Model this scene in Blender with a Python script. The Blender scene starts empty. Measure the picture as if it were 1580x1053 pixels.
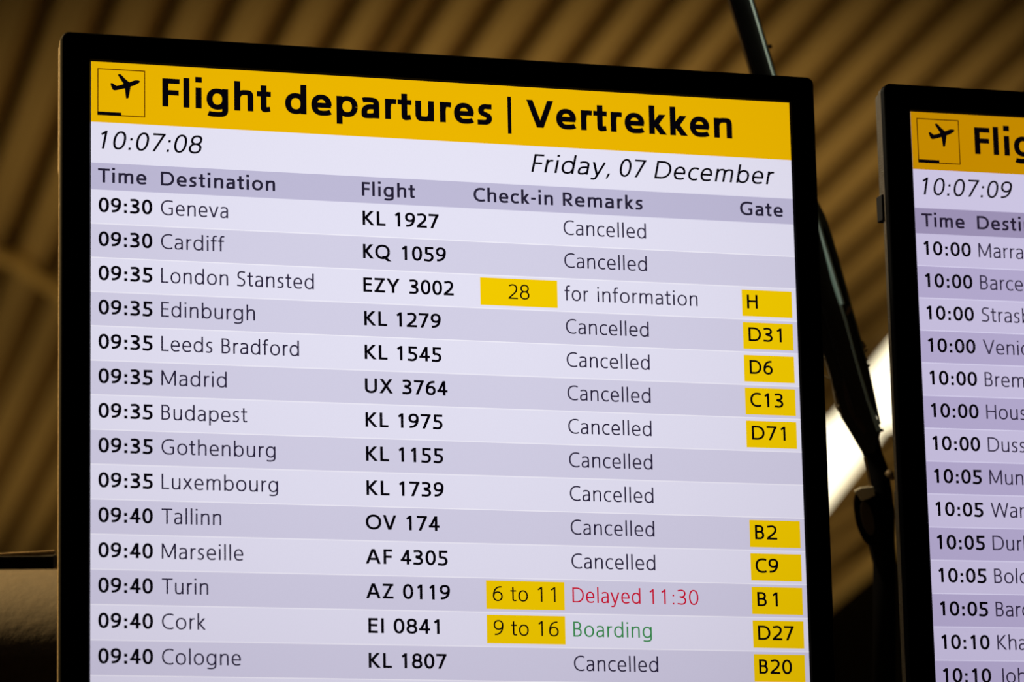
import bpy, bmesh, math, random
from mathutils import Vector, Matrix
random.seed(4)
PI = math.pi
SC = bpy.context.scene

# ------------------------------------------------------------ camera, world, exposure
FPX = 6000.0
PITCH = math.atan((2200 - 526.5) / FPX)
CP, SP = math.cos(PITCH), math.sin(PITCH)
CAM = Vector((0, 0, 1.7))
cd = bpy.data.cameras.new('camera'); cam = bpy.data.objects.new('camera', cd)
SC.collection.objects.link(cam); SC.camera = cam
cd.sensor_fit = 'HORIZONTAL'; cd.sensor_width = 36.0; cd.lens = 36.0 * FPX / 1580.0
cd.clip_start = 0.1; cd.clip_end = 200
cam.location = CAM; cam.rotation_euler = (PI / 2 + PITCH, 0, 0)
cd.dof.use_dof = True; cd.dof.focus_distance = 3.13; cd.dof.aperture_fstop = 6.5
w = bpy.data.worlds.new('world'); SC.world = w; w.use_nodes = True
w.node_tree.nodes['Background'].inputs[0].default_value = (1.0, 0.62, 0.25, 1)
w.node_tree.nodes['Background'].inputs[1].default_value = 0.0015
SC.view_settings.view_transform = 'Standard'; SC.view_settings.look = 'None'
SC.view_settings.exposure = 0; SC.view_settings.gamma = 1
try: SC.view_settings.use_curve_mapping = False
except Exception: pass

def lamp(name, loc, target, size, power, col, size_y=None, kind='AREA', spread=None, spot=None):
    l = bpy.data.lights.new(name, kind); o = bpy.data.objects.new(name, l)
    SC.collection.objects.link(o); l.energy = power; l.color = col
    if kind == 'AREA':
        l.size = size
        if size_y: l.shape = 'RECTANGLE'; l.size_y = size_y
        if spread: l.spread = spread
    elif kind == 'SPOT':
        l.spot_size = spot; l.spot_blend = 1.0; l.shadow_soft_size = size
    else: l.shadow_soft_size = size
    o.location = loc
    o.rotation_euler = (Vector(target) - Vector(loc)).to_track_quat('-Z', 'Y').to_euler()
    return o
WARM = (1.0, 0.60, 0.16)
# unseen spots added below to light the slatted ceiling of the hall
lamp('ceiling_fill', (0.1, 13.8, 0.9), (0.1, 14.6, 6.4), 0.8, 440, WARM, kind='SPOT', spot=1.12)
lamp('far_ceiling_fill', (1.6, 20, 1.5), (1.2, 21, 6.4), 0.8, 190, WARM, kind='SPOT', spot=1.7)
# warm downlight to the left of the boards, grazing their sides
lamp('side_downlight', (-1.9, 3.5, 4.1), (-0.48, 3.1, 2.4), 0.12, 1000, (1.0, 0.66, 0.26), kind='SPOT', spot=0.56)
lamp('left_ceiling_fill', (-3.4, 18.8, 1.2), (-2.8, 18.8, 6.4), 0.8, 190, WARM, kind='SPOT', spot=1.3)  # added unseen spot, lifting the planks and conduit at the left
# unseen fill added behind the near board to brighten the strut
lamp('strut_fill', (-0.12, 3.24, 3.05), (0.28, 3.37, 2.55), 0.05, 2.0, (1.0, 0.86, 0.62))

# ------------------------------------------------------------ camera-frame helpers
def cam2w(x, y, z):                      # x right, y down, z forward, metres from the camera
    return CAM + Vector((x, z * CP + y * SP, z * SP - y * CP))
def at(px, py, z):
    return cam2w((px - 790) / FPX * z, (py - 526.5) / FPX * z, z)
HC = 4.7
def on_ceiling(px, py, h=HC):
    yy = (py - 526.5) / FPX
    z = h / (SP - yy * CP)
    return at(px, py, z)

def rod(wv):
    t = Vector(wv).length
    return Matrix.Rotation(t, 3, Vector(wv).normalized())

# ------------------------------------------------------------ materials
def srgb(r, g, b):
    f = lambda c: (c / 255 / 12.92) if c / 255 <= 0.04045 else ((c / 255 + 0.055) / 1.055) ** 2.4
    return (f(r), f(g), f(b), 1)
MATS = {}
def mat(name, col, rough=0.5, metal=0.0, spec=0.5, noise=0.0, nscale=40, bump=0.0, coat=0.0):
    m = bpy.data.materials.new(name); m.use_nodes = True; nt = m.node_tree
    b = nt.nodes['Principled BSDF']
    b.inputs['Base Color'].default_value = (*col, 1)
    b.inputs['Roughness'].default_value = rough; b.inputs['Metallic'].default_value = metal
    b.inputs['Specular IOR Level'].default_value = spec; b.inputs['Coat Weight'].default_value = coat
    if noise or bump:
        tc = nt.nodes.new('ShaderNodeTexCoord'); n = nt.nodes.new('ShaderNodeTexNoise')
        n.inputs['Scale'].default_value = nscale; n.inputs['Detail'].default_value = 5
        nt.links.new(tc.outputs['Object'], n.inputs['Vector'])
        if noise:
            r = nt.nodes.new('ShaderNodeMapRange'); r.inputs[3].default_value = 1 - noise; r.inputs[4].default_value = 1 + noise
            nt.links.new(n.outputs[0], r.inputs[0])
            mx = nt.nodes.new('ShaderNodeVectorMath'); mx.operation = 'SCALE'; mx.inputs[0].default_value = col
            nt.links.new(r.outputs[0], mx.inputs['Scale']); nt.links.new(mx.outputs[0], b.inputs['Base Color'])
        if bump:
            bp = nt.nodes.new('ShaderNodeBump'); bp.inputs['Strength'].default_value = bump; bp.inputs['Distance'].default_value = 0.002
            nt.links.new(n.outputs[0], bp.inputs['Height']); nt.links.new(bp.outputs[0], b.inputs['Normal'])
    MATS[name] = m; return m
def emit(name, col, strength=1.0, falloff=None, grain=0.0):
    """light given off by an LCD or lamp; falloff = (du, dv, centre u, centre v): viewing-angle fade painted in, dimmer away from its centre"""
    m = bpy.data.materials.new(name); m.use_nodes = True; nt = m.node_tree
    nt.nodes.remove(nt.nodes['Principled BSDF'])
    e = nt.nodes.new('ShaderNodeEmission'); e.inputs[0].default_value = col; e.inputs[1].default_value = strength
    nt.links.new(e.outputs[0], nt.nodes['Material Output'].inputs[0])
    if falloff:
        ku, kv, cu, cv, tint = falloff
        tc = nt.nodes.new('ShaderNodeTexCoord'); s = nt.nodes.new('ShaderNodeSeparateXYZ')
        nt.links.new(tc.outputs['Object'], s.inputs[0])
        def M(op, a, b=None, c=None):
            n = nt.nodes.new('ShaderNodeMath'); n.operation = op
            for i, v in enumerate((a, b, c)):
                if v is None: continue
                if isinstance(v, (int, float)): n.inputs[i].default_value = v
                else: nt.links.new(v, n.inputs[i])
            return n.outputs[0]
        du = M('SUBTRACT', s.outputs['X'], cu); dv = M('SUBTRACT', s.outputs['Z'], cv)
        q = M('ADD', M('MULTIPLY', M('MULTIPLY', du, du), ku), M('MULTIPLY', M('MULTIPLY', dv, dv), kv))
        f = M('MAXIMUM', M('SUBTRACT', 1.0, q), 0.3)  # viewing-angle fade put into the emission strength
        if grain:
            n = nt.nodes.new('ShaderNodeTexNoise'); n.inputs['Scale'].default_value = 1400; n.inputs['Detail'].default_value = 2
            nt.links.new(tc.outputs['Object'], n.inputs['Vector'])
            f = M('MULTIPLY', f, M('ADD', M('MULTIPLY', M('SUBTRACT', n.outputs[0], 0.5), grain), 1.0))
        nt.links.new(M('MULTIPLY', f, strength), e.inputs[1])
        if tint:
            mx = nt.nodes.new('ShaderNodeMix'); mx.data_type = 'RGBA'
            mx.inputs[6].default_value = col
            mx.inputs[7].default_value = tuple(a * b for a, b in zip(col[:3], tint)) + (1,)
            nt.links.new(M('MINIMUM', M('MULTIPLY', q, 3.0), 1.0), mx.inputs[0])
            nt.links.new(mx.outputs[2], e.inputs[0])
    MATS[name] = m; return m

mat('black_bezel', (0.0012, 0.0012, 0.0016), 0.55, spec=0.12)
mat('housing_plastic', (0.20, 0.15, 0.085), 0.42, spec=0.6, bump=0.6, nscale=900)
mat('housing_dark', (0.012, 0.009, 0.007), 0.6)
mat('plank_metal', (0.62, 0.52, 0.36), 0.6, noise=0.05, nscale=3)
mat('ceiling_back', (0.27, 0.185, 0.10), 0.8, noise=0.08, nscale=2)
mat('conduit_paint', (0.95, 0.80, 0.50), 0.5, noise=0.2, nscale=9)
mat('black_steel', (0.006, 0.005, 0.005), 0.28, metal=0.0, spec=0.5)
mat('matt_black_steel', (0.004, 0.003, 0.003), 0.8, spec=0.15)
mat('grey_steel', (0.20, 0.25, 0.22), 0.4, metal=0.2)
mat('steel_highlight', (0.66, 0.88, 0.92), 0.35, metal=0.2)  # highlight and screen reflection put into the colour
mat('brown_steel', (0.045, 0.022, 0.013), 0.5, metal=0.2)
mat('disc_brown', (0.09, 0.06, 0.035), 0.6)
mat('dusty_cord', (0.50, 0.40, 0.26), 0.9)
mat('brass', (0.45, 0.32, 0.16), 0.4, metal=0.4)
mat('duct_paint', (0.027, 0.0175, 0.007), 0.8, noise=0.3, nscale=90, bump=0.3)
mat('pale_trim', (0.85, 0.74, 0.52), 0.7, noise=0.1, nscale=8)
mat('hall_floor', (0.09, 0.085, 0.08), 0.35, noise=0.2, nscale=2)
mat('hall_wall', (0.12, 0.11, 0.10), 0.8, noise=0.05, nscale=1)
mat('rail_lip', (0.22, 0.16, 0.09), 0.6)
mat('void_black', (0.0012, 0.001, 0.001), 0.9, spec=0.1)  # darkness of the void put into the colour
emit('lamp_diffuser', (1.0, 0.88, 0.60, 1), 2.2)

# ------------------------------------------------------------ mesh helpers
def link_mesh(name, verts, faces, m, parent=None, smooth=False, mi=None):
    me = bpy.data.meshes.new(name); me.from_pydata([tuple(v) for v in verts], [], faces)
    for x in (m if isinstance(m, (list, tuple)) else [m]): me.materials.append(MATS[x])
    if mi: me.polygons.foreach_set('material_index', mi)
    if smooth: me.polygons.foreach_set('use_smooth', [True] * len(me.polygons))
    me.update()
    o = bpy.data.objects.new(name, me); SC.collection.objects.link(o)
    if parent: o.parent = parent
    return o
def bm_obj(name, bm, m, parent=None, smooth=False):
    bmesh.ops.recalc_face_normals(bm, faces=bm.faces)
    me = bpy.data.meshes.new(name); bm.to_mesh(me); bm.free()
    me.materials.append(MATS[m])
    if smooth: me.polygons.foreach_set('use_smooth', [True] * len(me.polygons))
    o = bpy.data.objects.new(name, me); SC.collection.objects.link(o)
    if parent: o.parent = parent
    return o
def empty(name, mw, label, cat, group=None):
    o = bpy.data.objects.new(name, None); SC.collection.objects.link(o); o.matrix_world = mw
    o['label'] = label; o['category'] = cat
    if group: o['group'] = group
    o.empty_display_size = 0.05
    return o
def box_bm(x0, x1, y0, y1, z0, z1, bev=0.0, bm=None):
    own = bm is None
    bm = bm or bmesh.new()
    vs = [bm.verts.new((x, y, z)) for x in (x0, x1) for y in (y0, y1) for z in (z0, z1)]
    for f in ((0,1,3,2),(4,6,7,5),(0,4,5,1),(2,3,7,6),(0,2,6,4),(1,5,7,3)): bm.faces.new([vs[i] for i in f])
    if bev and own: bmesh.ops.bevel(bm, geom=list(bm.edges), offset=bev, segments=3, profile=0.5, affect='EDGES')
    return bm
def round_rect(x0, x1, z0, z1, r, n=6):
    pts = []
    for cx, cz, a0 in ((x1 - r, z1 - r, 0), (x0 + r, z1 - r, PI/2), (x0 + r, z0 + r, PI), (x1 - r, z0 + r, 1.5*PI)):
        for i in range(n + 1):
            a = a0 + PI/2 * i / n; pts.append((cx + r*math.cos(a), cz + r*math.sin(a)))
    return pts
def slab(name, outline, y0, y1, m, parent, bev=0.0):
    bm = bmesh.new(); n = len(outline)
    a = [bm.verts.new((x, y0, z)) for x, z in outline]; b = [bm.verts.new((x, y1, z)) for x, z in outline]
    bm.faces.new(a); bm.faces.new(b[::-1])
    for i in range(n): bm.faces.new((a[i], b[i], b[(i+1) % n], a[(i+1) % n]))
    if bev:
        es = [e for e in bm.edges if len({round(v.co.y, 6) for v in e.verts}) == 1]
        bmesh.ops.bevel(bm, geom=es, offset=bev, segments=2, affect='EDGES')
    return bm_obj(name, bm, m, parent)
def tube_data(path, r, sides=14, cap=True):
    """round tube along world points; r a number or one radius per point"""
    P = [Vector(p) for p in path]; n = len(P)
    R = r if isinstance(r, (list, tuple)) else [r] * n
    V, F = [], []
    up = None
    for i, p in enumerate(P):
        t = (P[min(i+1, n-1)] - P[max(i-1, 0)]).normalized()
        if up is None: up = t.orthogonal().normalized()
        up = (up - t * up.dot(t)).normalized(); s = t.cross(up)
        for k in range(sides):
            a = 2*PI*k/sides; V.append(p + (up*math.cos(a) + s*math.sin(a)) * R[i])
    for i in range(n-1):
        for k in range(sides):
            k2 = (k+1) % sides; F.append((i*sides+k, i*sides+k2, (i+1)*sides+k2, (i+1)*sides+k))
    if cap: F.append(tuple(range(sides))[::-1]); F.append(tuple((n-1)*sides+k for k in range(sides)))
    return V, F
def tube(name, path, r, m, parent=None, sides=14):
    V, F = tube_data(path, r, sides)
    if parent: inv = parent.matrix_world.inverted(); V = [inv @ v for v in V]
    return link_mesh(name, V, F, m, parent, smooth=True)
def prism(name, a, b, wdir, ww, ddir, dd, m, parent=None, bev=0.0):
    """rectangular bar from a to b; ww wide along wdir, dd deep along ddir, centred"""
    wd = Vector(wdir).normalized()*ww/2; de = Vector(ddir).normalized()*dd/2
    bm = bmesh.new(); vs = []
    for p in (Vector(a), Vector(b)):
        for s, t in ((-1,-1),(1,-1),(1,1),(-1,1)): vs.append(bm.verts.new(p + wd*s + de*t))
    for f in ((3,2,1,0),(4,5,6,7),(0,1,5,4),(1,2,6,5),(2,3,7,6),(3,0,4,7)): bm.faces.new([vs[i] for i in f])
    if bev: bmesh.ops.bevel(bm, geom=list(bm.edges), offset=bev, segments=2, affect='EDGES')
    if parent: bmesh.ops.transform(bm, matrix=parent.matrix_world.inverted(), verts=bm.verts)
    return bm_obj(name, bm, m, parent)
def struct(o): o['kind'] = 'structure'; return o

# ------------------------------------------------------------ ceiling of wide metal planks
PD = Vector((-1490/6000, (2200-526.5)/6000*SP + CP, 0)).normalized()    # the way the planks run
PN = Vector((PD.y, -PD.x, 0))                                           # across the planks
ZC = CAM.z + HC
ceil_back = box_bm(-14, 16, -8, 34, ZC + 0.085, ZC + 0.14)
ceiling = struct(bm_obj('ceiling', ceil_back, 'ceiling_back'))
gaps = [66,164,261,352,447,540,624,674,761,857,949,1033,1118,1201,1290,1385,1474,1569]
gaps = [66-95*k for k in range(14, 0, -1)] + gaps + [1569+92*k for k in range(1, 44)]
gs = [on_ceiling(x, 0).dot(PN) for x in gaps]
halfgap = 0.043
struct(bm_obj('floor', box_bm(-14, 16, -8, 34, -0.1, 0), 'hall_floor'))
struct(bm_obj('wall_left', box_bm(-14.2, -14, -8, 34, -0.1, ZC+0.14), 'hall_wall'))
struct(bm_obj('wall_right', box_bm(16, 16.2, -8, 34, -0.1, ZC+0.14), 'hall_wall'))
struct(bm_obj('wall_front', box_bm(-14.2, 16.2, -8.2, -8, -0.1, ZC+0.14), 'hall_wall'))
for i in range(len(gs)-1):
    a, b = gs[i] + halfgap, gs[i+1] - halfgap
    if b - a < 0.02: b = a + 0.02
    # pan-shaped plank: flat face with turned-up, chamfered edges
    prof = [(a, 0.05), (a+0.001, 0.008), (a+0.010, 0), (b-0.010, 0), (b-0.001, 0.008), (b, 0.05)]
    V, F = [], []
    for t in (3.5, 33.0):
        for s, h in prof: V.append(PD*t + PN*s + Vector((0, 0, ZC + h)))
    for k in range(5): F.append((k, k+1, 6+k+1, 6+k))
    F.append((5, 0, 6, 11))
    link_mesh('plank', V, F, 'plank_metal', ceiling)

# bright lamp panel let into the ceiling, seen between the boards
opx = [(1225,672),(1250,664),(1270,655),(1288,643),(1302,627),(1340,573),(1371,534),(1420,474),(1462,470),(1450,560),(1425,636),(1398,655),(1364,660),(1350,680),(1331,709),(1304,743),(1276,779),(1240,824),(1218,820)]
base = on_ceiling(1330, 640, HC-0.03)
lp = empty('ceiling_light', Matrix.Translation(base), 'bright warm-white lamp in the ceiling, seen between the two boards', 'ceiling light')
cen = Vector((sum(p[0] for p in opx)/len(opx), sum(p[1] for p in opx)/len(opx)))
rings = []
for k, h in ((1.0, HC-0.03), (1.0, HC-0.035), (1.03, HC-0.035), (1.03, HC+0.01)):
    rings.append([on_ceiling(cen.x+(x-cen.x)*k, cen.y+(y-cen.y)*k, HC-0.03) - base + Vector((0, 0, h-HC+0.03)) for x, y in opx])
n = len(opx)
link_mesh('diffuser', rings[0], [tuple(range(n))], 'lamp_diffuser', lp)
V = sum(rings, []); F = []
for k in range(3):
    for i in range(n): j = (i+1) % n; F.append((k*n+i, k*n+j, (k+1)*n+j, (k+1)*n+i))
link_mesh('frame', V, F, 'pale_trim', lp)

# near-black bulkhead added for the dark void past the ceiling edge, pale trim on top
e1, e2 = on_ceiling(1280, 905), on_ceiling(1350, 845)
ed = (e2 - e1).normalized(); en = Vector((-ed.y, ed.x, 0))
if en.y < 0: en = -en
A, B = e1 - ed*9, e1 + ed*9
dz = Vector((0, 0, -1))
bulk = struct(prism('wall_back', A + dz*1.75 + en*0.25, B + dz*1.75 + en*0.25, (0,0,1), 3.5, en, 0.4, 'void_black'))
tr = struct(prism('trim_1', A + dz*0.06 - en*0.01, B + dz*0.06 - en*0.01, (0,0,1), 0.06, en, 0.12, 'pale_trim', None, 0.01))

# pale conduit fixed under the planks, left of the near board
r0 = 0.034
cpts = [(-160,330),(-90,358),(-40,376),(0,396),(14,401),(26,405),(40,416),(58,428),(75,440),(95,452),(140,480),(200,520),(280,560)]
P = [on_ceiling(x, y, HC-0.045) for x, y in cpts]
base = P[6]
cn = empty('ceiling_conduit', Matrix.Translation(base), 'thin pale tan conduit crossing the ceiling planks at the left edge of the photo', 'conduit')
tube('pipe', P, r0, 'conduit_paint', cn, 10)
for k in (2, 5, 9):
    q = P[k]; prism('clip', q + Vector((0,0,0.025)) - PN*0.04, q + Vector((0,0,0.025)) + PN*0.04, PD, 0.03, (0,0,1), 0.035, 'conduit_paint', cn)

# ------------------------------------------------------------ stroke lettering, drawn glyph by glyph
def sgn(v): return (v > 0) - (v < 0)
class Pen:
    def __init__(s, wx, wy, slant=0.0):
        s.wx, s.wy, s.slant = wx, wy, slant; s.polys = []; s.x = 0.0
    def poly(s, pts): s.polys.append([(x + s.x + s.slant*y, y) for x, y in pts])
    def rect(s, x0, y0, x1, y1): s.poly([(x0,y0),(x1,y0),(x1,y1),(x0,y1)])
    def stem(s, x, y0, y1): s.rect(x, y0, x + s.wx, y1)
    def bar(s, x0, x1, y): s.rect(x0, y, x1, y + s.wy)
    def diag(s, xa, ya, xb, yb, k=1.0):          # centre line, ends cut level
        L = math.hypot(xb-xa, yb-ya); h = s.wx*k*L/abs(yb-ya)/2
        s.poly([(xa-h,ya),(xa+h,ya),(xb+h,yb),(xb-h,yb)])
    def strip(s, pts):
        n = len(pts); L, R = [], []
        for i in range(n):
            a = pts[max(i-1,0)]; b = pts[min(i+1,n-1)]
            dx, dy = b[0]-a[0], b[1]-a[1]; l = math.hypot(dx, dy) or 1
            nx, ny = -dy/l, dx/l
            t = math.sqrt((nx*s.wx)**2 + (ny*s.wy)**2)/2
            L.append((pts[i][0]+nx*t, pts[i][1]+ny*t)); R.append((pts[i][0]-nx*t, pts[i][1]-ny*t))
        for i in range(n-1): s.poly([R[i],R[i+1],L[i+1],L[i]])
    def arc(s, cx, cy, rx, ry, a0, a1, n=None, e=2.2):
        n = n or max(6, int(abs(a1-a0)/9)); out = []
        for i in range(n+1):
            a = math.radians(a0 + (a1-a0)*i/n); c, q = math.cos(a), math.sin(a)
            out.append((cx + rx*sgn(c)*abs(c)**(2/e), cy + ry*sgn(q)*abs(q)**(2/e)))
        return out
    def bez(s, p0, p1, p2, p3, n=10):
        o = []
        for i in range(n+1):
            t = i/n; u = 1-t
            o.append(tuple(u**3*p0[k]+3*u*u*t*p1[k]+3*u*t*t*p2[k]+t**3*p3[k] for k in (0,1)))
        return o
XH, AS, DS = 0.735, 1.055, -0.27
def glyph(p, c):
    """draws c with its left bearing at 0 and returns its advance width; cap height is 1"""
    wx, wy = p.wx, p.wy; hx, hy = wx/2, wy/2; b = max(0, wx-0.08)*0.9      # heavier weights are a little wider
    S = 0.10                                                              # bearing beside a stem
    R = 0.06                                                              # bearing beside a bowl
    O = 0.012                                                             # overshoot
    def oval(l, r, y0, y1, a0=0, a1=360): return p.arc((l+r)/2, (y0+y1)/2, (r-l)/2-hx, (y1-y0)/2-hy, a0, a1)
    def bowl(x0, xr, y0, y1):                                             # half bowl leaving a stem at x0
        yt, yb = y1-hy, y0+hy; ry = (yt-yb)/2; rx = min(ry*1.05, (xr-hx-x0)*0.72); xc = xr-hx-rx
        p.strip([(x0,yt)] + p.arc(xc, (yt+yb)/2, rx, ry, 90, -90) + [(x0,yb)])
    def arch(x, r, top=XH):                                               # n-shaped arch from a stem at x to a stem whose right edge is r
        cx = (x+wx+r)/2 - 0.01; yb = top*0.62
        p.strip(p.bez((x+hx, yb-0.02), (x+hx+0.03, top*0.92), (cx-0.11, top+O-hy), (cx+0.02, top+O-hy)) [0:] +
                p.bez((cx+0.02, top+O-hy), (r-hx-0.03, top+O-hy), (r-hx, top*0.88), (r-hx, yb))[1:] + [(r-hx, 0)])
    def dot(x, y): p.rect(x-0.01, y, x+wx+0.01, y+max(wx,0.10)*0.98)
    if c == ' ': return 0.385
    if c == '|': p.stem(0.13, -0.28, 1.07); return 0.26+wx
    if c == '-': p.bar(0.05, 0.36+b*.4, 0.33); return 0.42+b*.4
    if c in ':.,':
        d = max(wx*1.05, 0.11)
        x0 = 0.12
        if c == ',': p.poly([(x0-0.05,-0.16),(x0+0.02,-0.16),(x0+d+0.02,d*1.1),(x0+0.01,d*1.1)]); return 0.24+d
        p.rect(x0, 0, x0+d, d)
        if c == ':': p.rect(x0, XH-0.07-d, x0+d, XH-0.07)
        return 0.24+d
    if c.isdigit():
        A = 0.80; l, r = 0.07-b*.3, 0.73+b*.3; W = r-l; cx = A/2
        if c == '0': p.strip(oval(l, r, -O, 1+O))
        if c == '1':
            x = 0.36; p.stem(x, 0, 1)
            p.poly([(x+wx*0.6, 1),(x+wx*.2,1),(x-0.20, 0.83),(x-0.20+wx*.48, 0.83-wx*.72),(x+wx*.6, 0.93-wx*.45)])
        if c == '2':
            p.strip([(l+0.035, 0.90)] + p.arc(cx-0.02, 0.71, W/2-hx-0.01, 0.29-hy+O, 118, -20) + p.bez((r-hx-0.04,0.60),(r-hx-0.10,0.42),(l+0.22,0.24),(l+hx+0.01, wy*0.8))[1:])
            p.bar(l-0.01, r, 0)
        if c == '3':
            p.strip([(l+0.04, 0.95-hy*.5)] + p.arc(cx-0.05, 0.745, W/2-hx-0.02, 0.255-hy+O, 105, -90) + [(l+0.17, 0.49+hy)])
            p.strip([(l+0.17, 0.49+hy)] + p.arc(cx-0.05, 0.265, W/2-hx+0.015, 0.265-hy+O, 90, -108)[0:] + [(l+0.01, 0.045+hy*.4)])
        if c == '4':
            x = r-0.14-wx; p.stem(x, 0, 1); p.bar(l-0.02, r+0.01, 0.225)
            p.diag(l+hx*1.2, 0.225+hy, x+hx*0.9, 1, 0.9)
        if c == '5':
            p.bar(l+0.08, r-0.04, 1-wy); p.stem(l+0.08, 0.50, 1)
            p.strip([(l+0.08+hx, 0.58-hy+0.0)] + p.arc(cx-0.05, 0.29, W/2-hx+0.02, 0.31-hy+O, 100, -108) + [(l+0.01, 0.045+hy*.4)])
        if c in '69':
            k = len(p.polys)
            p.strip(oval(l, r, -O, 0.64))
            p.strip(p.bez((l+hx, 0.30), (l+hx-0.01, 0.72), (l+W*0.36, 1+O-hy), (r-0.07, 0.985-hy), 14))
            if c == '9':
                for i in range(k, len(p.polys)):
                    p.polys[i] = [(A + 2*p.x - (x-p.slant*y) + p.slant*(1-y), 1-y) for x, y in p.polys[i]]
        if c == '7':
            p.bar(l, r, 1-wy); p.diag(l+W*0.26+hx*.3, 0, r-hx*1.15, 1-wy*.5, 1.0)
        if c == '8':
            p.strip(oval(l+0.03, r-0.03, 0.52-hy, 1+O)); p.strip(oval(l-0.005, r+0.005, -O, 0.52+hy))
        return A
    if c == 'A':
        W = 0.86+b; p.diag(hx*1.05, 0, W/2-hx*.15, 1); p.diag(W-hx*1.05, 0, W/2+hx*.15, 1); p.bar(W*.2, W*.8, 0.25); return W+0.04
    if c == 'B':
        p.stem(S, 0, 1); r = S+0.56+b; bowl(S+hx, r-0.04, 0.53-hy, 1); bowl(S+hx, r, 0, 0.53+hy); return r+0.08
    if c in 'CG':
        r = (0.80 if c == 'C' else 0.88)+b*.8; l = R; cx = l+0.50
        rx, ry = cx-l-hx, 0.5-hy+O
        P_ = p.arc(cx, 0.5, rx, ry, 90, 270, 22)
        P_ = p.bez((r-0.01, 0.955-hy), (r-0.12, 1+O-hy), (cx+0.10, 1+O-hy), (cx, 1+O-hy), 8)[:-1] + P_
        if c == 'C': P_ += p.bez((cx, hy-O), (cx+0.10, hy-O), (r-0.12, hy-O), (r-0.01, 0.045+hy), 8)[1:]
        else:
            P_ += p.bez((cx, hy-O), (cx+0.12, hy-O), (r-0.16, hy-O+.005), (r-hx*.6, 0.06+hy), 8)[1:]
            p.stem(r-wx, 0.05+hy*.4, 0.52); p.bar(r-0.30, r, 0.52-wy)
        p.strip(P_); return r+(0.04 if c == 'C' else 0.10)
    if c == 'D': p.stem(S, 0, 1); bowl(S+hx, S+0.82+b, 0, 1); return S+0.88+b
    if c == 'E': p.stem(S, 0, 1); r = S+0.50+b; p.bar(S, r, 0); p.bar(S, r, 1-wy); p.bar(S, r-0.03, 0.53-hy); return r+0.06
    if c == 'F': p.stem(S, 0, 1); r = S+0.47+b; p.bar(S, r, 1-wy); p.bar(S, r-0.03, 0.50-hy); return r+0.02
    if c == 'H': p.stem(S, 0, 1); r = S+0.72+b; p.stem(r-wx, 0, 1); p.bar(S, r, 0.53-hy); return r+S
    if c == 'I': p.stem(S, 0, 1); return 2*S+wx
    if c == 'J': p.strip([(0.22+hx, 1),(0.22+hx, 0.14)] + p.bez((0.22+hx,0.14),(0.22+hx,-0.02),(0.14,-0.14),(-0.02,-0.18))[1:]); return 0.22+wx+S
    if c == 'K':
        p.stem(S, 0, 1); r = S+0.66+b; p.diag(S+wx+0.03, 0.51, r-0.04-hx, 1, 1); p.diag(r-hx, 0, S+wx+0.03, 0.53, 1); return r+0.03
    if c == 'L': p.stem(S, 0, 1); p.bar(S, S+0.48+b, 0); return S+0.52+b
    if c == 'M':
        r = S+0.92+b; m = (S+r)/2; p.stem(S, 0, 1); p.stem(r-wx, 0, 1)
        p.diag(S+hx*1.15, 1, m-hx*.1, 0.10, 0.95); p.diag(r-hx*1.15, 1, m+hx*.1, 0.10, 0.95); return r+S
    if c in 'OQ':
        r = R+0.97+b; p.strip(oval(R, r, -O, 1+O))
        if c == 'Q': p.diag(r-0.04, -0.14, R+0.57, 0.22, 1)
        return r+R
    if c == 'R': p.stem(S, 0, 1); r = S+0.56+b; bowl(S+hx, r, 0.45-hy, 1); p.diag(r+0.05-hx, 0, S+0.26, 0.46, 1); return r+0.08
    if c in 'Ss':
        H, W = (1, 0.56+b) if c == 'S' else (XH, 0.43+b*.9); l = 0.06; r = l+W; cx = (l+r)/2
        ru = (H+2*O)*0.245-hy*.45; rl = (H+2*O-2*hy)/2-ru; yu = H+O-hy-ru; yl = hy-O+rl
        P_ = [(r-0.03, H-0.045-hy*.4)] + p.arc(cx+0.02, yu, W/2-hx-0.005, ru, 80, 222, 14)
        P_ += p.arc(cx-0.02, yl, W/2-hx, rl, 42, -98, 14) + [(l-0.0, 0.04+hy*.4)]
        p.strip(P_); return r+0.06
    if c == 'T': W = 0.72+b; p.bar(0.01, W, 1-wy); p.stem(W/2-hx, 0, 1); return W+0.01
    if c == 'U':
        r = S+0.70+b; cy = 0.33
        p.strip([(S+hx, 1)] + p.arc((S+r)/2, cy, (r-S)/2-hx, cy-hy+O, 180, 360) + [(r-hx, 1)]); return r+S
    if c in 'Vv':
        H, W = (1, 0.84+b) if c == 'V' else (XH, 0.66+b); p.diag(hx*1.1, H, W/2-hx*.1, 0); p.diag(W-hx*1.1, H, W/2+hx*.1, 0); return W+0.02
    if c in 'Ww':
        H, W = (1, 1.28+b) if c == 'W' else (XH, 1.06+b); q = W/4
        p.diag(hx, H, q, 0); p.diag(2*q, H, q, 0); p.diag(2*q, H, 3*q, 0); p.diag(W-hx, H, 3*q, 0); return W+0.02
    if c in 'Xx':
        H, W = (1, 0.80+b) if c == 'X' else (XH, 0.64+b); p.diag(hx*1.2, 0, W-0.03-hx*1.2, H); p.diag(W-hx*1.2, 0, 0.03+hx*1.2, H); return W+0.02
    if c == 'Y': W = 0.80+b; p.stem(W/2-hx, 0, 0.46); p.diag(hx*1.1, 1, W/2, 0.42); p.diag(W-hx*1.1, 1, W/2, 0.42); return W
    if c in 'Zz':
        H, W = (1, 0.68+b) if c == 'Z' else (XH, 0.54+b); p.bar(0.05, W, 0); p.bar(0.06, W, H-wy); p.diag(0.05+hx*1.3, wy*.3, W-hx*1.3, H-wy*.3, 0.95); return W+0.05
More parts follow.
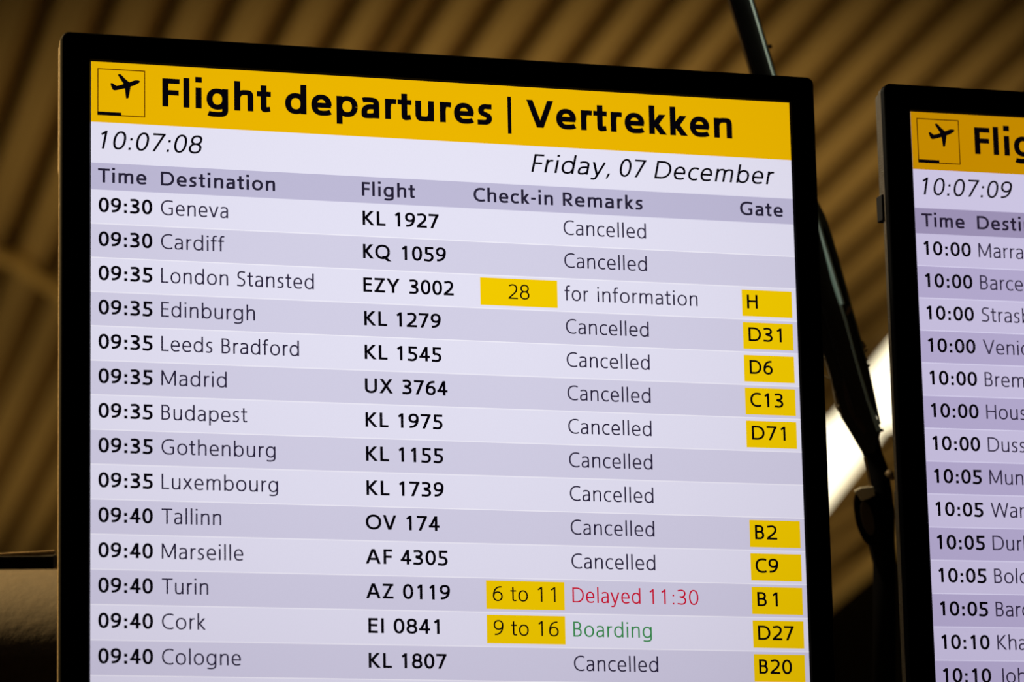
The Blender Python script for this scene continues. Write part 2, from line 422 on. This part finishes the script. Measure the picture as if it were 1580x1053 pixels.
    if c == 'a':
        r = 0.58+b*.9; l = R
        p.strip([(l+0.045, XH-0.075-hy*.3)] + p.bez((l+0.08, XH-0.06-hy*.3), (l+0.16, XH+O-hy), (l+0.22, XH+O-hy), (l+0.27, XH+O-hy), 6)[1:] +
                p.bez((l+0.27, XH+O-hy), (r-hx-0.05, XH+O-hy), (r-hx, XH-0.10), (r-hx, XH-0.25))[1:] + [(r-hx, 0)])
        p.strip([(r-hx, 0.41), (l+0.32, 0.41)] + p.bez((l+0.32,0.41),(l+0.02+hx,0.40),(l+hx,0.28),(l+hx,0.20))[1:] +
                p.bez((l+hx,0.20),(l+hx,0.07),(l+0.10,hy-O),(l+0.20,hy-O))[1:] + p.bez((l+0.20,hy-O),(r-0.18,hy-O),(r-hx,0.10),(r-hx,0.24))[1:])
        return r+0.09
    if c in 'bdpqg':
        W = 0.63+b*.9; st_left = c in 'bp'; y0, y1 = -O, XH+O
        l = (S if st_left else R)+0.0; r = l+W
        p.strip(oval(l, r, y0, y1) if wx < .1 else oval(l, r, y0, y1))
        x = l if st_left else r-wx
        if c in 'bd': p.stem(x, 0, AS)
        elif c in 'pq': p.stem(x, DS, XH)
        else:
            p.strip([(r-hx, XH),(r-hx, 0.0)] + p.bez((r-hx,0.0),(r-hx,-0.17),(r-0.16,DS+hy),(l+0.27,DS+hy))[1:] + p.bez((l+0.27,DS+hy),(l+0.18,DS+hy),(l+0.12,DS+hy+.01),(l+0.06,DS+hy+0.035))[1:])
        return r+(R if st_left else S)
    if c == 'c':
        l = R; r = 0.58+b*.7; cx = l+0.34
        P_ = p.bez((r-0.01, XH-0.04-hy), (r-0.08, XH+O-hy), (cx+0.07, XH+O-hy), (cx, XH+O-hy), 6)[:-1]
        P_ += p.arc(cx, XH/2, cx-l-hx, XH/2+O-hy, 90, 270, 18) + p.bez((cx, hy-O), (cx+0.07, hy-O), (r-0.08, hy-O), (r-0.01, 0.04+hy), 6)[1:]
        p.strip(P_); return r+0.04
    if c == 'e':
        l = R; r = l+0.60+b*.9; cx = (l+r)/2
        p.strip([(r-hx, XH*0.47)] + p.arc(cx, XH/2, (r-l)/2-hx, XH/2+O-hy, 4, 262, 28) + p.bez((cx-0.03, hy-O), (cx+0.09, hy-O), (r-0.12, hy-O), (r-0.04, 0.045+hy), 6)[1:])
        p.bar(l+hx, r-hx*.2, XH*0.49-hy); return r+R
    if c == 'f':
        x = 0.13; p.strip([(x+hx, 0), (x+hx, 0.80)] + p.bez((x+hx,0.80),(x+hx,1.0),(x+0.13,AS+O-hy),(x+0.29+b*.5,AS-hy-0.01))[1:]); p.bar(0.01, x+0.25+b, XH-wy); return x+0.30+b*.7
    if c in 'hn': p.stem(S, 0, AS if c == 'h' else XH); r = S+0.55+b*.9; arch(S, r); return r+S
    if c == 'm': p.stem(S, 0, XH); r1 = S+0.50+b*.8; arch(S, r1); r2 = r1+0.50-wx+b*1.1; arch(r1-wx, r2); return r2+S
    if c == 'i': p.stem(S, 0, XH); dot(S, AS-0.14); return 2*S+wx
    if c == 'j': p.strip([(S+hx, XH),(S+hx,-0.08)] + p.bez((S+hx,-0.08),(S+hx,-0.2),(S-0.05,-0.26),(S-0.12,-0.25))[1:]); dot(S, AS-0.14); return 2*S+wx
    if c == 'k':
        p.stem(S, 0, AS); r = S+0.50+b; p.diag(S+wx+0.02, 0.37, r-0.03-hx, XH, 1); p.diag(r-hx, 0, S+wx+0.02, 0.40, 1); return r+0.03
    if c == 'l': p.stem(S, 0, AS); return 2*S+wx
    if c == 'o': r = R+0.66+b*.9; p.strip(oval(R, r, -O, XH+O)); return r+R
    if c == 'r':
        p.stem(S, 0, XH); p.strip(p.bez((S+hx,0.40),(S+hx+0.02,XH*.92),(S+0.18,XH+O-hy),(S+0.33+b*.6,XH-hy-.005))); return S+0.36+b*.6
    if c == 't':
        x = 0.14; p.strip([(x+hx, 0.95), (x+hx, 0.22)] + p.bez((x+hx,0.22),(x+hx,0.04),(x+0.10,hy-O),(x+0.28+b*.4,0.02+hy))[1:]); p.bar(0.01, x+0.26+b*.8, XH-wy); return x+0.31+b*.6
    if c == 'u':
        r = S+0.55+b*.9; p.stem(r-wx, 0, XH); yb = XH*.38; cx = (S+r)/2-0.01
        p.strip([(S+hx, XH),(S+hx, yb)] + p.bez((S+hx,yb),(S+hx,0.08),(S+hx+0.05,hy-O),(cx,hy-O))[1:] + p.bez((cx,hy-O),(cx+0.12,hy-O),(r-hx-0.03,XH*.1),(r-hx,yb+0.03))[1:]); return r+S
    if c == 'y':
        W = 0.66+b; p.diag(hx*1.1, XH, W/2-hx*.1, 0.02); 
        sl = (W/2-hx*1.0)/XH; yb = -0.13
        p.strip([(W-hx*1.1, XH), (W/2+hx*.1+sl*yb*0.9, yb)] + p.bez((W/2+hx*.1+sl*yb*.9,yb),(W/2-0.07,DS+hy),(W/2-0.14,DS+hy-.01),(0.05,DS+hy+.015),6)[1:]); return W+0.02
    raise ValueError(c)

def text_polys(s, cap, weight, slant=0.0, track=0.0, squash=0.86):
    p = Pen(weight, weight*squash, slant); x = 0.0
    for ch in s:
        p.x = x; x += glyph(p, ch) + track
    xs = [q[0] for pl in p.polys for q in pl]
    return p.polys, min(xs), max(xs)
def text_fit(s, cap, weight, xl, xr=None, slant=0.0, track=0.04, squash=0.86):
    """letters with their ink running from xl to xr (letter spacing adjusted), baseline at 0, metres"""
    pl, a, b = text_polys(s, cap, weight, slant, track, squash)
    k = 1.0
    if xr is not None and len(s) > 1:
        want = (xr-xl)/cap; k = want/(b-a)
        kk = max(0.94, min(1.10, k)); extra = (want/kk-(b-a))/(len(s)-1)
        pl, a, b = text_polys(s, cap, weight/kk, slant, track+extra, squash*kk)
        k = want/(b-a)
        if DEBUG: print('FIT', s, round(want, 2), 'k', round(k, 3), 'track', round(track+extra, 3))
    return [[(xl+(x-a)*k*cap, y*cap) for x, y in q] for q in pl]

# ------------------------------------------------------------ the two boards
DEBUG = 0
W = 0.59; ROW = 0.0274528
V_TOP = -3.8074; V_YEL = -2.0053; V_HDR = -0.7946; V_END = V_TOP + (W*16/9)/ROW
DEST1 = [('09:30','Geneva',.1866,'KL','1927','Cancelled',None,None),
 ('09:30','Cardiff',.1815,'KQ','1059','Cancelled',None,None),
 ('09:35','London Stansted',.3045,'EZY','3002','for information','28','H'),
 ('09:35','Edinburgh',.2227,'KL','1279','Cancelled',None,'D31'),
 ('09:35','Leeds Bradford',.2830,'KL','1545','Cancelled',None,'D6'),
 ('09:35','Madrid',.1835,'UX','3764','Cancelled',None,'C13'),
 ('09:35','Budapest',.2113,'KL','1975','Cancelled',None,'D71'),
 ('09:35','Gothenburg',.2494,'KL','1155','Cancelled',None,None),
 ('09:35','Luxembourg',.2525,'KL','1739','Cancelled',None,None),
 ('09:40','Tallinn',.1750,'OV','174','Cancelled',None,'B2'),
 ('09:40','Marseille',.2045,'AF','4305','Cancelled',None,'C9'),
 ('09:40','Turin',.1570,'AZ','0119','Delayed 11:30','6 to 11','B1'),
 ('09:40','Cork',.1535,'EI','0841','Boarding','9 to 16','D27'),
 ('09:40','Cologne',.2005,'KL','1807','Cancelled',None,'B20')]
NUMX = {'KL 1927':(.3736,.4058,.4189,.4811),'KQ 1059':(.3736,.4135,.4280,.4905),'EZY 3002':(.3734,.4246,.4379,.5007),
 'UX 3764':(.3738,.4130,.4260,.4895),'OV 174':(.3725,.4150,.4285,.4750),'AF 4305':(.3718,.4085,.4200,.4855),
 'AZ 0119':(.3718,.4095,.4225,.4880),'EI 0841':(.3742,.3955,.4090,.4725)}
GATEX = {'H':(.9262,.9424),'D31':(.9268,.9760),'D6':(.9268,.9610),'C13':(.9262,.9750),'D71':(.9268,.9765),'B2':(.9266,.9590),'C9':(.9256,.9590),'B1':(.9266,.9565),'D27':(.9262,.9785),'B20':(.9260,.9740)}
DEST2 = [('10:00','Marrakech'),('10:00','Barcelona'),('10:00','Strasbourg'),('10:00','Venice'),('10:00','Bremen'),('10:00','Houston'),
 ('10:00','Dusseldorf'),('10:05','Munich'),('10:05','Warsaw'),('10:05','Durham'),('10:05','Bologna'),('10:05','Bardufoss'),('10:10','Khartoum'),('10:10','Johannesburg')]

def make_board(name, label, R, t, rows, clock, pal, has_latch):
    X = cam_axis(R, 0); Yi = cam_axis(R, 2); Z = -cam_axis(R, 1)
    o0 = cam2w(*t)                                   # world place of u=0, v=0
    vb = V_END + 1.45
    org = o0 + X*(W/2) - Z*(vb*ROW)
    mw = Matrix(((X.x, Yi.x, Z.x, org.x), (X.y, Yi.y, Z.y, org.y), (X.z, Yi.z, Z.z, org.z), (0, 0, 0, 1)))
    root = empty(name, mw, label, 'display')
    fx = lambda u: (u-0.5)*W
    fz = lambda v: (vb-v)*ROW
    # colours given off by this panel
    ids = {}
    cu, cv = fx(.45), fz(-1)
    for k, col in pal['colors'].items():
        ids[k] = name + '_' + k
        emit(ids[k], srgb(*col), 1.0, (pal['ku'], pal['kv'], cu, cv, pal['tint']), 0.05 if k in ('light', 'grey', 'white', 'yellow', 'band') else 0)
    uL, uR, vT = -0.0405, 1.0370, -4.635
    xl, xr, zt, zb = fx(uL), fx(uR), fz(vT), fz(V_END+1.3)
    # bezel: frame with rounded corners, bevelled inwards to the panel
    outer = round_rect(xl, xr, zb, zt, 0.0062, 8)
    inner = round_rect(fx(0), fx(1), fz(V_END), fz(V_TOP), 0.0003, 8)
    mid = round_rect(fx(0)-0.0015, fx(1)+0.0015, fz(V_END)-0.0015, fz(V_TOP)+0.0015, 0.0008, 8)
    out0 = round_rect(xl+.0008, xr-.0008, zb+.0008, zt-.0008, 0.0056, 8)
    rings = [(inner, 0.0004), (mid, -0.0016), (out0, -0.0016), (outer, -0.0008), (outer, 0.006)]
    V, F = [], []
    n = len(outer)
    for ring, y in rings: V += [(x, y, z) for x, z in ring]
    for k in range(len(rings)-1):
        for i in range(n):
            j = (i+1) % n; F.append((k*n+i, (k+1)*n+i, (k+1)*n+j, k*n+j))
    link_mesh('bezel', V, F, 'black_bezel', root)
    # housing: brown-lit side band, stepped behind
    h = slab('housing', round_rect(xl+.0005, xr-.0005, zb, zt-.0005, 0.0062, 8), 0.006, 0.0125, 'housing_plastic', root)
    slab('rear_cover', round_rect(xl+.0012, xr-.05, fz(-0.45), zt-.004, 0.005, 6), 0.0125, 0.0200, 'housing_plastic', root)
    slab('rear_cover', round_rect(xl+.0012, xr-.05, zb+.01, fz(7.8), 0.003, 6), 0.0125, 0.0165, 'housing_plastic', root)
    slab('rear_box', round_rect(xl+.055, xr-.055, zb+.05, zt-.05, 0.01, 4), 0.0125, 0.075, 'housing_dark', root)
    if has_latch: slab('latch', round_rect(xl-.0012, xl+.012, fz(-0.45), fz(-1.25), 0.0008, 3), 0.0105, 0.0215, 'housing_dark', root)
    # panel that lights up, its bands and lines of text
    scr = link_mesh('screen', [(fx(0), 0.0005, fz(V_END)), (fx(1), 0.0005, fz(V_END)), (fx(1), 0.0005, fz(V_TOP)), (fx(0), 0.0005, fz(V_TOP))], [(0,1,2,3)], ids['light'], root)
    def quad(nm, u0, u1, v0, v1, y, m):
        return link_mesh(nm, [(fx(u0), y, fz(v1)), (fx(u1), y, fz(v1)), (fx(u1), y, fz(v0)), (fx(u0), y, fz(v0))], [(0,1,2,3)], m, scr)
    def polys(nm, pl, y, m):
        V, F = [], []
        for q in pl:
            F.append(tuple(range(len(V), len(V)+len(q)))); V += [(x, y, z) for x, z in q]
        return link_mesh(nm, V, F, m, scr)
    def text(nm, s, u0, u1, v, cap, wt, m, slant=0.0, track=0.04):
        pl = text_fit(s, cap*ROW, wt, fx(u0), fx(u1) if u1 else None, slant, track)
        zz = fz(v); return polys(nm, [[(x, z+zz) for x, z in q] for q in pl], -0.0003, m)
    quad('header_band', 0, 1, V_TOP, V_YEL, 0.0002, ids['yellow'])
    quad('clock_band', 0, 1, V_YEL, V_HDR, 0.0002, ids['white'])
    quad('column_band', 0, 1, V_HDR, 0, 0.0002, ids['band'])
    nr = int(V_END)
    for i in range(nr+1):
        v1 = min(i+1, V_END)
        quad('table_row', 0, 1, i, v1, 0.0002, ids['grey'] if i % 2 else ids['light'])
        if i: quad('divider_line', 0, 1, i-0.016, i+0.016, 0.0001, ids['line'])
    K = ids['black']
    # pictogram: an aeroplane taking off above a runway bar, in a thin square
    a0, a1, b0, b1 = 0.0084, 0.0735, -3.610, -2.210
    tu = 0.0014; tv = tu*W/ROW
    fr = []
    for (p, q, r, s) in ((a0,a1,b0,b0+tv),(a0,a1,b1-tv,b1),(a0,a0+tu,b0,b1),(a1-tu,a1,b0,b1)): fr.append([(fx(p),fz(s)),(fx(q),fz(s)),(fx(q),fz(r)),(fx(p),fz(r))])
    polys('pictogram_frame', fr, -0.0003, ids['dark'])
    bar_h = 0.075*(b1-b0)
    polys('pictogram_bar', [[(fx(a0),fz(b1)),(fx(a0+(a1-a0)*.5),fz(b1)),(fx(a0+(a1-a0)*.5),fz(b1-bar_h)),(fx(a0),fz(b1-bar_h))]], -0.0004, K)
    pln = [(800,322),(786,308),(762,301),(718,300),(670,314),(622,331),(560,280),(480,200),(462,194),(432,206),(440,222),(530,358),(480,374),(415,387),(385,368),(345,338),(312,345),(330,400),(352,446),(372,458),(400,460),(470,448),(552,430),(562,510),(574,588),(590,599),(615,585),(630,500),(646,402),(700,388),(745,366),(782,344)]
    pp = []
    for x, y in pln:
        x -= 98; y -= 92; det = 780*760-13*55; a = (x*760-13*y)/det; bb = (780*y-55*x)/det
        pp.append((fx(a0+a*(a1-a0)), fz(b0+bb*(b1-b0))))
    bm = bmesh.new(); f = bm.faces.new([bm.verts.new((x, -0.0004, z)) for x, z in pp]); f.normal_update(); bmesh.ops.triangulate(bm, faces=[f])
    bm_obj('pictogram_aeroplane', bm, K, scr)
    text('title_text', 'Flight departures', .0970, .5603, -2.575, .845, .212, K, 0, 0.005)
    text('title_text', '|', .5828, None, -2.575, .845, .135, K)
    text('title_text', 'Vertrekken', .6102, .9125, -2.575, .845, .212, K, 0, 0.005)
    text('clock_text', clock, .0136, .1520, -1.215, .540, .125, K, 0.20)
    text('date_text', 'Friday,', .6152, .7302, -1.205, .550, .125, K, 0.20)
    text('date_text', '07', .7441, .7840, -1.205, .550, .125, K, 0.20)
    text('date_text', 'December', .7945, .9738, -1.205, .550, .125, K, 0.20)
    HD = ids['header']
    for s, u0, u1 in (('Time',.0093,.0752),('Destination',.0946,.2519),('Flight',.3732,.4480),('Check-in',.5316,.6458),('Remarks',.6600,.7762),('Gate',.9205,.9844)):
        text('column_heading', s, u0, u1, -.213, .415, .182, HD)
    for i, row in enumerate(rows):
        v = i+0.663
        text('time_text', row[0], .0103, .0830, v, .430, .190, K)
        if len(row) == 2:
            text('destination_text', row[1], .0948, None, v, .440, .110, ids['thin'], track=0.02); continue
        tm, dest, du, al, num, rem, chk, gate = row
        text('destination_text', dest, .0948, du, v, .440, .110, ids['thin'])
        nx = NUMX.get(al+' '+num, (.3740, .4060, .4192, .4816))
        text('flight_number_text', al, nx[0], nx[1], v+.005, .430, .182, K)
        text('flight_number_text', num, nx[2], nx[3], v+.005, .430, .182, K)
        if rem == 'Cancelled': text('remark_text', rem, .6601, .7801, v+.005, .440, .108, ids['thin'])
        elif rem == 'for information':
            text('remark_text', 'for', .6592, .6936, v+.005, .440, .108, ids['thin']); text('remark_text', 'information', .7066, .8531, v+.005, .440, .108, ids['thin'])
        elif rem == 'Boarding': text('remark_text', rem, .6604, .7723, v+.005, .440, .108, ids['green'])['label'] = 'green word Boarding'
        else:
            text('remark_text', 'Delayed', .6603, .7574, v+.005, .440, .108, ids['red'])['label'] = 'red word Delayed'
            text('remark_text', '11:30', .7706, .8409, v+.005, .440, .108, ids['red'])['label'] = 'red time 11:30'
        if chk:
            quad('check_in_box', .5387, .6491, i+.078, i+.905, 0.0, ids['tag'])['label'] = 'yellow box behind the check-in desk number'
            y = v+.008
            if chk == '28': text('check_in_text', '28', .5785, .6087, i+.690, .440, .108, ids['black'])
            elif chk == '6 to 11':
                text('check_in_text', '6', .5479, .5625, y, .440, .108, K); text('check_in_text', 'to', .5725, .5972, y, .440, .108, K); text('check_in_text', '11', .6110, .6362, y, .440, .108, K)
            else:
                text('check_in_text', '9', .5481, .5628, y, .440, .108, K); text('check_in_text', 'to', .5724, .5973, y, .440, .108, K); text('check_in_text', '16', .6110, .6396, y, .440, .108, K)
        if gate:
            quad('gate_box', .9189, .9932, i+.093, i+.903, 0.0, ids['tag'])['label'] = 'yellow box behind a gate number'
            g = GATEX[gate]; text('gate_text', gate, g[0], g[1], i+.668, .425, .162, K)
    return root
def cam_axis(R, k):
    c = Vector((R[0][k], R[1][k], R[2][k])); return Vector((c.x, c.z*CP + c.y*SP, c.z*SP - c.y*CP))

R1 = rod((-0.20528939046122174, -0.29116, 0.009228300255536073)); R1 = rod((-0.20528939, -0.29119109, 0.0092283))
R2 = rod((-0.1949214, -0.30520399, 0.00545741))
pal1 = dict(colors=dict(light=(228,226,244), grey=(211,208,230), white=(230,228,245), band=(190,186,214), line=(240,238,250), yellow=(236,182,0), tag=(243,203,0),
            black=(6,4,10), dark=(90,45,0), thin=(40,34,58), header=(38,34,54), red=(205,16,52), green=(52,140,74)), ku=0.85, kv=0.95, tint=(1.0, 0.955, 1.0))
pal2 = dict(colors=dict(light=(199,191,222), grey=(179,169,205), white=(205,198,227), band=(156,145,180), line=(214,208,236), yellow=(196,138,0), tag=(200,150,0),
            black=(6,3,8), dark=(70,35,0), thin=(44,36,60), header=(34,26,46), red=(170,16,52), green=(46,110,64)), ku=0.3, kv=0.75, tint=(1.0, 0.97, 1.0))
T1 = (-0.3314461300338041, -0.11963713509204596, 3.0610810868235774)
T2 = (0.3362832048912498, -0.08986959057769918, 3.237343995660377)
b1 = make_board('departure_board', 'large black-framed flight departures screen showing 10:07:08, across the middle', R1, T1, DEST1, '10:07:08', pal1, False)
b2 = make_board('departure_board', 'black-framed flight departures screen showing 10:07:09, cut off at the right', R2, T2, DEST2, '10:07:09', pal2, True)

# ------------------------------------------------------------ pipe, rail and strut behind the boards
DZ = 3.42
fwd = Vector((0, CP, SP)); upv = Vector((0, -SP, CP)); rgt = Vector((1, 0, 0))
rg = empty('support_pipe', Matrix.Translation(at(-60, 1036, DZ)), 'thick dull-brown horizontal pipe running behind the left edge of the near board', 'pipe')
tube('pipe', [at(x, 1040 - x*0.01, DZ) for x in (-420, -100, 60, 200, 420, 560)], 160/FPX*DZ, 'duct_paint', rg, 48)
ch = empty('cable_rail', Matrix.Translation(at(-60, 868, 3.3)), 'black rail with pale upper lip, along the thick pipe left of the near board', 'rail')
def rail(nm, ya, yb, hpx, m, z, dep):
    a, b = at(-400, ya + (ya-yb)*4.7, z), at(85, yb, z)
    return prism(nm, a, b, upv, hpx/FPX*z, fwd, dep, m, ch, 0.0008)
rail('channel', 867.5, 867, 19, 'matt_black_steel', 3.33, 0.03)
rail('lip', 857.5, 853, 6.5, 'rail_lip', 3.325, 0.006)

SZ = 3.50
def sp(x, y, dz=0.0): return at(x, y, SZ+dz)
st = empty('hanging_strut', Matrix.Translation(sp(1345, 700)), 'black diagonal hanging strut with a slotted steel plate, between the two boards', 'strut')
sd = (sp(1345, 664) - sp(1145, 0)).normalized()
side = sd.cross(fwd).normalized()
if side.x < 0: side = -side
top = sp(1145, 0) - sd*3.0
# main square tube from the ceiling down behind the near board
prism('main_tube', top - side*4.5/FPX*SZ, sp(1336, 640, .01), side, 36/FPX*SZ, fwd, 0.03, 'black_steel', st, 0.002)
prism('edge_highlight', top + side*0.0105, sp(1176, 60) + sd*0.25, side, 4.2/FPX*SZ, fwd, 0.034, 'steel_highlight', st, 0.0006).matrix_world  # pale strip stands in for the highlight along the tube's right edge
# wide black side channel seen on the left of the plate
V = [sp(1236, 400), sp(1262, 320), sp(1307, 480), sp(1341, 610), sp(1360, 664), sp(1350, 700), sp(1334, 700), sp(1320, 676), sp(1302, 646), sp(1286, 592), sp(1266, 530)]
def flat(nm, pts, dep, m, holes=None, z=0.0, bev=0.0006):
    """plate cut to an outline in the strut's own plane, with depth"""
    bm = bmesh.new(); n = len(pts)
    a = [bm.verts.new(p + fwd*z) for p in pts]; b = [bm.verts.new(p + fwd*(z+dep)) for p in pts]
    f1 = bm.faces.new(a); f2 = bm.faces.new(b[::-1])
    for i in range(n): bm.faces.new((a[i], b[i], b[(i+1) % n], a[(i+1) % n]))
    bmesh.ops.transform(bm, matrix=st.matrix_world.inverted(), verts=bm.verts)
    bmesh.ops.recalc_face_normals(bm, faces=bm.faces)
    bmesh.ops.triangulate(bm, faces=[f for f in bm.faces if len(f.verts) > 4])
    return bm_obj(nm, bm, m, st)
flat('side_channel', V, 0.022, 'black_steel', z=0.006)
# slotted plate: rails and cross bars around two long slots
def pline(nm, pts, wpx, m, dep=0.008, z=0.0):
    V, F = [], []
    P = [sp(x, y, z) for x, y in pts]; n = len(P); inv = st.matrix_world.inverted()
    for i in range(n):
        d = (P[min(i+1,n-1)]-P[max(i-1,0)]).normalized(); s = d.cross(fwd).normalized()
        wv = (wpx[i] if isinstance(wpx, (list, tuple)) else wpx)/FPX*SZ/2
        for k, q in ((-1,0),(1,0),(1,1),(-1,1)): V.append(inv @ (P[i] + s*k*wv + fwd*q*dep))
    for i in range(n-1):
        for k in range(4): F.append((i*4+k, i*4+(k+1)%4, (i+1)*4+(k+1)%4, (i+1)*4+k))
    F.append((0,1,2,3)[::-1]); F.append(tuple((n-1)*4+k for k in range(4)))
    return link_mesh(nm, V, F, m, st)
pline('plate_rail', [(1255,300),(1260,326),(1269,368),(1285,434),(1304,492),(1322,560),(1340,620),(1357,665)], [4,4,4.5,4,4,3.5,4,7], 'steel_highlight', z=-0.006)  # pale blue stands in for the screens' reflection on the plate edge
pline('plate_rail', [(1258,306),(1270,334),(1281,364),(1297,416),(1312,470),(1325,515),(1340,570),(1358,655)], [3,7,6,4,3.5,3,3,3], 'grey_steel', z=-0.002)
flat('plate_head', [sp(1256,302), sp(1266,320), sp(1277,347), sp(1281,362), sp(1276,350), sp(1271,350), sp(1268,362), sp(1262,335)], 0.008, 'grey_steel', z=-0.004)
pline('cross_bar', [(1303,492),(1307,484),(1313,474)], [5,5,7], 'brass', z=-0.004)
flat('slot_backing', [sp(1266,345), sp(1278,350), sp(1312,476), sp(1326,520), sp(1352,620), sp(1354,645), sp(1338,616), sp(1304,490)], 0.003, 'brown_steel', z=0.004)
pline('edge_reflection', [(1250,360),(1262,400),(1279,460),(1295,520),(1308,571),(1317,628)], 1.6, 'brown_steel', z=0.004, dep=0.004)  # brown line drawn in for an orange reflection along the edge
flat('brown_facet', [sp(1302,588), sp(1309,600), sp(1315,630), sp(1326,636), sp(1337,664), sp(1334,671), sp(1322,655), sp(1311,636), sp(1305,612)], 0.002, 'brown_steel', z=0.0045)  # brown facet on the side channel
# lower tube, clamp, knob and column
tube('lower_tube', [sp(1334,650,.02), sp(1343,690,.02), sp(1356,730,.02), sp(1364,790,.02), sp(1364,900,.02), sp(1364,1120,.02)], [18/FPX*SZ,15/FPX*SZ,16/FPX*SZ,17/FPX*SZ,17.5/FPX*SZ,18/FPX*SZ], 'matt_black_steel', st, 20)
tube('clamp_knob', [sp(1368,728), sp(1374,733), sp(1379,741)], [5/FPX*SZ, 6.5/FPX*SZ, 2.5/FPX*SZ], 'brass', st, 12)
dd = (sp(1334,825) - sp(1322,765)).normalized()
ax = (fwd*0.42 + rgt*0.9).normalized()
# round clamp disc seen nearly edge-on
dc = sp(1335, 800, 0.0); a1v = dd; a2v = ax.cross(dd).normalized(); axn = a1v.cross(a2v)
V, F = [], []; inv = st.matrix_world.inverted(); nd = 32
ra_, rb_ = 43/FPX*SZ, 22/FPX*SZ
for (k, off) in ((1.0, -0.004), (1.0, 0.004), (0.80, 0.004), (0.80, 0.001)):
    for i in range(nd):
        a = 2*PI*i/nd; V.append(inv @ (dc + a1v*math.cos(a)*ra_*k + rgt*math.sin(a)*rb_*k*0.7 - fwd*off))
for k in range(3):
    for i in range(nd): j = (i+1) % nd; F.append((k*nd+i, k*nd+j, (k+1)*nd+j, (k+1)*nd+i))
F.append(tuple(range(nd))[::-1]); F.append(tuple(3*nd+i for i in range(nd)))
link_mesh('clamp_disc', V, F, 'matt_black_steel', st)
V = [inv @ (dc + a1v*math.cos(2*PI*i/nd)*ra_*.62 + rgt*math.sin(2*PI*i/nd)*rb_*.42 - fwd*0.0065 + rgt*0.0015) for i in range(nd)]
V += [inv @ (dc + a1v*math.cos(2*PI*i/nd)*ra_*.62 + rgt*math.sin(2*PI*i/nd)*rb_*.42 - fwd*0.003 + rgt*0.0015) for i in range(nd)]
link_mesh('disc_face', V, [tuple(range(nd))] + [(i, (i+1) % nd, nd+(i+1) % nd, nd+i) for i in range(nd)], 'disc_brown', st)
flat('disc_highlight', [sp(1318,758), sp(1327,753), sp(1346,751), sp(1348,764), sp(1336,770), sp(1328,772)], 0.02, 'pale_trim', z=-0.012)  # pale piece stands in for the highlight on top of the disc
pline('clamp_edge', [(1334,706),(1339,730),(1343,752)], 4, 'brass', z=0.0, dep=0.004)
flat('clamp_body', [sp(1330,768), sp(1350,760), sp(1362,762), sp(1364,905), sp(1352,872), sp(1346,846), sp(1336,815)], 0.03, 'matt_black_steel', z=0.006)
# dusty cord and fluff along the channel
tube('cord', [sp(x, y, -.004) for x, y in ((1266,548),(1272,552),(1277,566),(1283,587),(1286,602),(1289,618),(1293,632),(1300,642))], 1.4/FPX*SZ, 'dusty_cord', st, 6)
tube('cord', [sp(x, y, -.004) for x, y in ((1266,578),(1272,581),(1278,584),(1283,587))], 1.2/FPX*SZ, 'dusty_cord', st, 6)
for x, y, r in ((1331,529,2.6),(1334,534,3.0),(1337,541,2.6),(1338,556,2.0),(1341,565,2.0),(1287,606,2.6),(1293,628,3.2),(1361,664,2.4),(1188,72,3.4)):
    bm = bmesh.new(); bmesh.ops.create_icosphere(bm, subdivisions=2, radius=r/FPX*SZ)
    for v in bm.verts: v.co *= random.uniform(.7, 1.3)
    bmesh.ops.translate(bm, verts=bm.verts, vec=inv @ sp(x, y, 0))
    bm_obj('dust_tuft', bm, 'dusty_cord', st)
